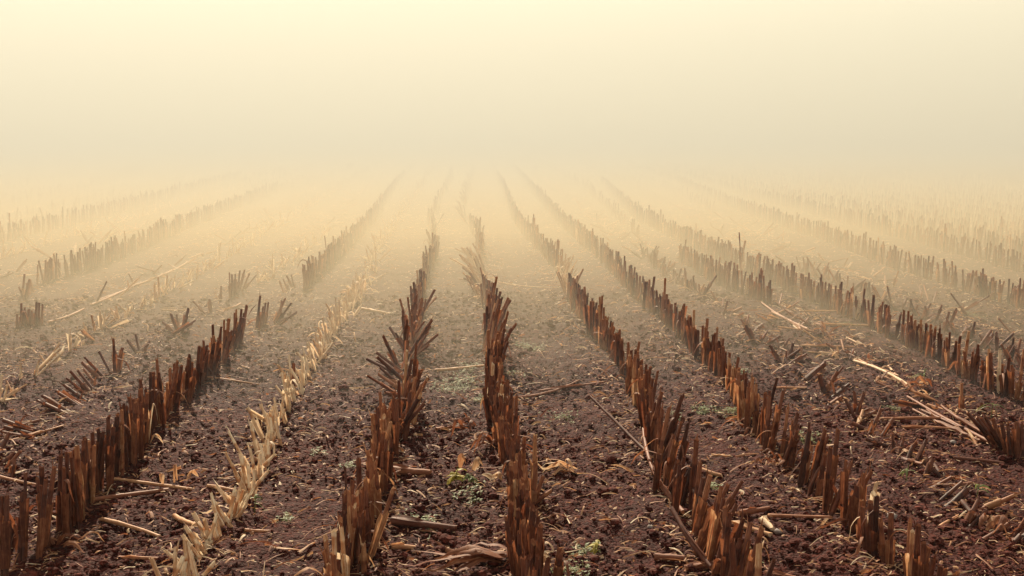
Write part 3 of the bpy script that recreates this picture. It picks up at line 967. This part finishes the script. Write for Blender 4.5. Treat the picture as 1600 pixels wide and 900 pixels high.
# ------------------------------------------------------------------ bundles of dead leaves
def leaf_bundle(u, v, spread_px, n, tone, w, label, direction=0.0, lift=0.05, tight=0.5):
    c = ground_at(u, v)
    z = ht(c[0], c[1]) + 0.012
    scale = np.linalg.norm(ground_at(u + spread_px, v) - c)
    root = empty('leaf_bundle', (c[0], c[1], z))
    for i in range(n):
        m = MB()
        a = direction + RNG.normal(0, tight)
        L = scale * RNG.uniform(0.6, 1.15)
        o = np.array([RNG.normal(0, 0.03), RNG.normal(0, 0.03), RNG.uniform(0.0, 0.03)])
        t = np.linspace(0, 1, 9)
        curl = RNG.uniform(-0.9, 0.9)
        ang = a + curl * t
        step = L / 8
        xy = np.cumsum(np.stack((np.cos(ang), np.sin(ang)), 1) * step, 0)
        P = np.column_stack((xy[:, 0], xy[:, 1], np.zeros(9))) + o
        P[:, 2] += np.sin(t * pi * RNG.uniform(0.8, 1.3)) * lift * RNG.uniform(0.2, 1.2)
        P[:, 2] = np.maximum(P[:, 2], 0.006) + [ht(c[0] + p[0], c[1] + p[1]) - (z - 0.012) for p in P]
        ribbon(m, P, [-sin(a), cos(a), 0.2], w * RNG.uniform(0.6, 1.3), np.clip(RNG.normal(tone, 0.07), 0.1, 0.95), RNG, 0.35)
        m.build('dry_leaf', [M_HUSK], root)
    tag(root, label, 'dead leaves', 'bundles of dead corn leaves')

leaf_bundle(899, 738, 62, 9, 0.84, 0.022, 'pale forked bundle of bleached husk leaves beside the dense row', pi * 0.93, 0.05, 0.3)
leaf_bundle(800, 880, 140, 11, 0.48, 0.045, 'broad heap of tan dead leaves at the bottom against the dense row', pi * 0.98, 0.05, 0.22)
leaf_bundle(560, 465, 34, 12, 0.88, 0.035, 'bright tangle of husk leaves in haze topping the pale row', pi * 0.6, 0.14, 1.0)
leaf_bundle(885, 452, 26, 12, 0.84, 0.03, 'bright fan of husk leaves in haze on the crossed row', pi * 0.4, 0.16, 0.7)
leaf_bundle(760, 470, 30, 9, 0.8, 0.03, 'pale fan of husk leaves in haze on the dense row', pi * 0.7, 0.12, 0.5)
leaf_bundle(226, 700, 24, 6, 0.86, 0.03, 'bleached curled husk standing beside the tallest row', pi * 0.4, 0.2, 0.6)
leaf_bundle(90, 852, 45, 7, 0.5, 0.025, 'tan leaf tangle at the foot of the tallest row', 0.1, 0.05, 0.9)
leaf_bundle(790, 752, 22, 4, 0.92, 0.035, 'short cream husk wedged against the dense row', pi * 0.8, 0.03, 0.3)
leaf_bundle(735, 736, 18, 3, 0.72, 0.05, 'small cupped pale leaf on the soil before the dense row', pi * 0.2, 0.06, 0.4)
leaf_bundle(843, 890, 30, 4, 0.82, 0.04, 'pale torn leaf at the bottom right of the dense row', pi * 0.3, 0.04, 0.6)
leaf_bundle(292, 741, 16, 3, 0.74, 0.04, 'small pale leaf lying beyond the brown thick stalk', pi * 0.05, 0.03, 0.3)
leaf_bundle(271, 753, 14, 2, 0.8, 0.025, 'little pale leaf scrap standing by two fallen stalks', pi * 0.5, 0.12, 0.2)
leaf_bundle(1450, 615, 40, 7, 0.5, 0.022, 'curled tan leaves heaped on the flattened row', pi * 0.8, 0.06, 0.9)
leaf_bundle(1545, 840, 34, 7, 0.5, 0.03, 'tan leaf scraps among snapped stubs at the frame corner', pi * 0.2, 0.06, 0.6)
leaf_bundle(740, 665, 40, 9, 0.4, 0.03, 'rusty leaves fanning out at the foot of the dense row', pi * 1.1, 0.08, 0.4)
leaf_bundle(768, 700, 40, 9, 0.42, 0.028, 'lower rusty leaves fanning from the dense row', pi * 1.15, 0.08, 0.4)
leaf_bundle(1165, 675, 36, 8, 0.4, 0.025, 'rusty leaves trailing from the middle of the even row', pi * 1.1, 0.05, 0.5)
leaf_bundle(1215, 730, 36, 8, 0.38, 0.025, 'rusty leaves trailing from the nearer part of the even row', pi * 1.1, 0.05, 0.5)
leaf_bundle(1290, 530, 50, 6, 0.6, 0.016, 'scattered tan leaves heaped in haze on the flattened row', pi * 0.1, 0.07, 1.4)

# a pale squared-off stalk block
def block(u, v, u1, v1, tone, r, label):
    return fallen_stalk(u, v, u1, v1, tone, r, label, None, False, 'stalk_chunk')
block(1190, 812, 1207, 823, 0.9, 0.017, 'pale cut block of stalk with bright end on dark soil')

# ------------------------------------------------------------------ clods, pebbles and litter of the ground
def ico():
    t = (1 + 5 ** 0.5) / 2
    v = np.array([(-1, t, 0), (1, t, 0), (-1, -t, 0), (1, -t, 0), (0, -1, t), (0, 1, t), (0, -1, -t), (0, 1, -t), (t, 0, -1), (t, 0, 1), (-t, 0, -1), (-t, 0, 1)], float)
    v /= np.linalg.norm(v[0])
    f = [(0, 11, 5), (0, 5, 1), (0, 1, 7), (0, 7, 10), (0, 10, 11), (1, 5, 9), (5, 11, 4), (11, 10, 2), (10, 7, 6), (7, 1, 8), (3, 9, 4), (3, 4, 2), (3, 2, 6), (3, 6, 8), (3, 8, 9), (4, 9, 5), (2, 4, 11), (6, 2, 10), (8, 6, 7), (9, 8, 1)]
    v = [tuple(q) for q in v]
    out, cache = [], {}
    def mid(a, b):
        k = (min(a, b), max(a, b))
        if k not in cache:
            q = np.add(v[a], v[b]); q /= np.linalg.norm(q)
            cache[k] = len(v); v.append(tuple(q))
        return cache[k]
    for a, b, c in f:
        x, y, z = mid(a, b), mid(b, c), mid(c, a)
        out += [(a, x, z), (b, y, x), (c, z, y), (x, y, z)]
    return np.array(v), np.array(out), np.array(f)
ICO_V, ICO_F, ICO_F0 = ico()

def clod_shape(rng, size, lo=False):
    V = (ICO_V[:12] if lo else ICO_V).copy()
    V *= (1 + rng.uniform(-0.28, 0.28, len(V)))[:, None]
    V *= size * np.array([rng.uniform(0.8, 1.3), rng.uniform(0.8, 1.3), rng.uniform(0.5, 0.85)])
    a = rng.uniform(0, 2 * pi)
    c, s = cos(a), sin(a)
    return V @ np.array([[c, -s, 0], [s, c, 0], [0, 0, 1]]).T

def scatter_xy(n, ymin, ymax, p, rng):
    """points over the wedge of field in view and well to its sides, denser when nearer"""
    y = ymin + (ymax - ymin) * rng.random(n) ** p
    x = (rng.random(n) - 0.5) * (y * 1.25 + 2.2) + 0.045 * y
    return x, y

rng = np.random.default_rng(21)
cl = MB()
N = 62000
cx, cy = scatter_xy(N, 3.4, 12, 1.5, rng)
sz = np.exp(rng.normal(math.log(0.0062), 0.5, N)) * (1 + 0.06 * (cy - 3.4))
keep = vnoise(cx * 1.3, cy * 1.3, 77) + rng.normal(0, 0.15, N) > 0.34
cz = height(cx, cy)
for i in range(N):
    if not keep[i]: continue
    s = min(sz[i], 0.035)
    lo = s < 0.013 or cy[i] > 7
    V = clod_shape(rng, s, lo) + [cx[i], cy[i], cz[i] + s * 0.2 + 0.004]
    cl.add(V, ICO_F0 if lo else ICO_F, 0.0, np.zeros((len(V), 3)))
o = cl.build('soil_clods', [M_CLOD], smooth=False)
tag(o, 'small dark clods and crumbs of soil strewn over the field', 'soil clods', kind='stuff')

def stone(u, v, size, mat, label, name='pebble', cat='pebble', group='pebbles on the soil'):
    c = ground_at(u, v)
    V = clod_shape(RNG, size)
    m = MB(); m.add(V, ICO_F, 0, np.zeros((len(V), 3)))
    o = m.build(name, [mat], None, (c[0], c[1], ht(c[0], c[1]) + size * 0.45))
    tag(o, label, cat, group)
stone(1394, 806, 0.020, M_STONE, 'largest pale pebble lying beyond the front of the even row')
stone(1216, 826, 0.018, M_STONE, 'pale pebble touching the end of the cut block')
stone(1129, 814, 0.017, M_STONE, 'pale pebble above the tan stub at the bottom')
stone(1017, 820, 0.014, M_STONE, 'small grey pebble left of the crossed row')
stone(1490, 690, 0.02, M_STONE, 'grey pebble near the flattened bundle')
stone(937, 729, 0.028, M_CLOD, 'dark round soil clod right of the pale husk bundle', 'soil_clod', 'soil clod', 'big dark clods')
stone(925, 744, 0.024, M_CLOD, 'dark soil clod just below the round one', 'soil_clod', 'soil clod', 'big dark clods')
stone(958, 762, 0.026, M_CLOD, 'dark clod lowest of three by the pale husk bundle', 'soil_clod', 'soil clod', 'big dark clods')

# straw litter: nobody could count it
lit = MB()
N = 72000
lx, ly = scatter_xy(N, 3.4, 25, 1.25, rng)
# more of it close to the rows
pull = rng.random(N) < 0.45
rowk = np.round((lx - X1) / SPACING) * SPACING + X1
lx = np.where(pull, rowk + rng.normal(0, 0.11, N), lx)
lz = height(lx, ly)
for i in range(N):
    L = float(np.clip(np.exp(rng.normal(math.log(0.034), 0.7)), 0.010, 0.24))
    w = rng.uniform(0.0035, 0.009) * (1 + 0.09 * (ly[i] - 3.4)) if rng.random() < 0.85 else rng.uniform(0.008, 0.022)
    a = rng.normal(0, 0.75) if rng.random() < 0.6 else rng.uniform(0, pi)
    n = 3 if L < 0.03 else (4 if L < 0.06 else 6)
    t = np.linspace(-0.5, 0.5, n)
    cur = rng.uniform(-0.9, 0.9)
    ang = a + cur * t
    P = np.column_stack((np.cumsum(np.cos(ang)) * L / n, np.cumsum(np.sin(ang)) * L / n, np.zeros(n)))
    P -= P.mean(0)
    P += [lx[i], ly[i], lz[i] + 0.007]
    P[:, 2] += (np.sin(t * pi + rng.uniform(0, 3)) * 0.2 + t * rng.uniform(-0.35, 0.35)) * L * rng.uniform(0, 0.9) + rng.uniform(0, 0.008)
    tone = np.clip(rng.normal(0.70, 0.17), 0.15, 0.97)
    ribbon(lit, P, [-sin(a), cos(a), 0.25], w, tone, rng, 0.4, taper=rng.random() < 0.5)
o = lit.build('straw_litter', [M_HUSK])
tag(o, 'loose shreds of straw and dead leaf scattered over the soil', 'straw litter', kind='stuff')

# ------------------------------------------------------------------ green weeds
def weed_patch(u, v, w_px, n, label, mat=M_WEED, size=0.011, tall=0.015):
    c = ground_at(u, v)
    rad = np.linalg.norm(ground_at(u + w_px, v) - c)
    V, T3, T4 = [], [], []
    prev = None
    for _ in range(n):      # seedlings strung along thin runners: one joined mat
        x, y = RNG.normal(0, rad * 0.5), RNG.normal(0, rad * 0.75)
        z = ht(c[0] + x, c[1] + y) - ht(c[0], c[1]) + 0.006
        hh = tall * RNG.uniform(0.4, 1.6)
        b = len(V)
        V += [(x - 0.001, y, z), (x + 0.001, y, z), (x, y, z + hh)]
        T3.append((b, b + 1, b + 2))
        if prev is not None: T3.append((prev, b, b + 1))
        prev = b
        p = np.array([x, y, z + hh])
        for k in range(int(RNG.integers(3, 6))):
            a = RNG.uniform(0, 2 * pi)
            s = size * RNG.uniform(0.6, 1.4)
            d = np.array([cos(a), sin(a), RNG.uniform(-0.2, 0.5)])
            sd_ = np.array([-sin(a), cos(a), 0]) * s * 0.35
            q = len(V)
            V += [tuple(p + d * s * 0.55 + sd_), tuple(p + d * s * 1.1), tuple(p + d * s * 0.55 - sd_)]
            T4.append((b + 2, q, q + 1, q + 2))
    m = MB()
    m.add(V, T3, 0, np.zeros((len(V), 3)))
    m.n = 0
    m.loops.append(np.asarray(T4, np.int64).ravel()); m.sizes.append(np.full(len(T4), 4, np.int64)); m.mat.append(np.zeros(len(T4), np.int32))
    o = m.build('weed_patch', [mat], None, (c[0], c[1], ht(c[0], c[1])), smooth=False)
    tag(o, label, 'weeds', 'patches of small green weeds')

for a in [
    (825, 540, 22, 90, 'brightest green weed patch in haze right of the dense row'),
    (722, 590, 34, 90, 'large loose weed patch between ragged and dense rows'),
    (735, 570, 26, 60, 'weed patch under the pale stalk by the dense row'),
    (700, 600, 30, 60, 'thin weed patch nearest the fanned stubs of the ragged row'),
    (748, 618, 18, 40, 'weed patch tucked against the dense row'),
    (803, 583, 20, 40, 'small weed patch just behind the dense row'),
    (878, 647, 22, 40, 'small weed patch on bare soil below the forked twig'),
    (1146, 650, 24, 80, 'bright weed patch touching the middle of the even row'),
    (1098, 642, 18, 60, 'weed patch left of the bright one by the even row'),
    (1052, 646, 12, 30, 'tiny weed patch beside the crossed row'),
    (1268, 688, 22, 50, 'weed patch right of the even row near its lone tall stub'),
    (1105, 757, 24, 60, 'pale weed patch below the stout lone stalk'),
    (1160, 585, 14, 40, 'small weed patch on the far side of the even row'),
    (655, 812, 30, 50, 'scattered weed patch near the foot of the ragged row'),
    (735, 770, 24, 40, 'thin weed patch before the dense row, below yellow leaves'),
    (545, 725, 14, 25, 'weed patch left of the ragged row'),
    (497, 700, 16, 22, 'weed patch on shaded soil between pale and ragged rows'),
    (912, 856, 24, 30, 'weed patch near the bottom between dense and crossed rows'),
    (905, 897, 26, 40, 'weed patch on the bottom edge by the dense row'),
    (1165, 872, 20, 40, 'weed patch beside the tan stub at the bottom'),
    (1398, 640, 16, 30, 'weed patch below the brightest husked stalk'),
    (1315, 508, 26, 50, 'hazy weed patch at the foot of the upright row'),
    (1520, 490, 24, 40, 'hazy weed patch beyond the upright row near the frame edge'),
    (448, 808, 14, 20, 'faint weed patch on shaded soil by the pale row'),
]:
    weed_patch(*a)

def leafy_weed(u, v, label, h, n, mat, w, L, cat='weed', name='leafy_weed'):
    c = ground_at(u, v)
    z = ht(c[0], c[1]) + 0.004
    root = empty(name, (c[0], c[1], z))
    P = np.array([[0, 0, -0.01], [0.004, 0, h * 0.5], [0.01, 0.004, h]])
    tube_mb(P, np.array([0.003, 0.0025, 0.002]), 0.4, RNG, 5, 0).build('stalk', [M_WEED], root)
    for i in range(n):
        m = MB()
        a = RNG.uniform(0, 2 * pi)
        l = L * RNG.uniform(0.6, 1.2)
        zz_ = h * RNG.uniform(0.3, 1.0)
        t = np.linspace(0, 1, 6)
        up = RNG.uniform(0.1, 0.9)
        Q = np.column_stack((np.cos(a) * l * t, np.sin(a) * l * t, zz_ + l * (up * t - 0.9 * t ** 2)))
        ribbon(m, Q, [-sin(a), cos(a), 0], w, 0.5, RNG, 0.3)
        m.build('leaf', [mat], root)
    tag(root, label, cat, 'leafy weeds')
leafy_weed(712, 750, 'yellow-leaved weed growing between ragged and dense rows', 0.09, 14, M_YELLOW, 0.03, 0.06)
leafy_weed(735, 752, 'smaller green-yellow weed right beside the yellow-leaved one', 0.06, 8, M_WEED, 0.025, 0.05)
leafy_weed(932, 858, 'low yellow weed near the bottom right of the dense row', 0.05, 9, M_YELLOW, 0.025, 0.05)
leafy_weed(398, 801, 'green shoot sprouting beside the pale row', 0.08, 5, M_WEED, 0.014, 0.05)
leafy_weed(1416, 752, 'green sprout among the snapped stubs', 0.09, 5, M_WEED, 0.016, 0.07)
leafy_weed(1525, 792, 'green sprout near the frame edge behind snapped stubs', 0.08, 4, M_WEED, 0.016, 0.06)
leafy_weed(1548, 655, 'arching grass seedling at the end of the flattened row', 0.10, 5, M_WEED, 0.014, 0.14)
leafy_weed(1443, 598, 'grass seedling near the brightest husked stalk', 0.08, 5, M_WEED, 0.012, 0.11)
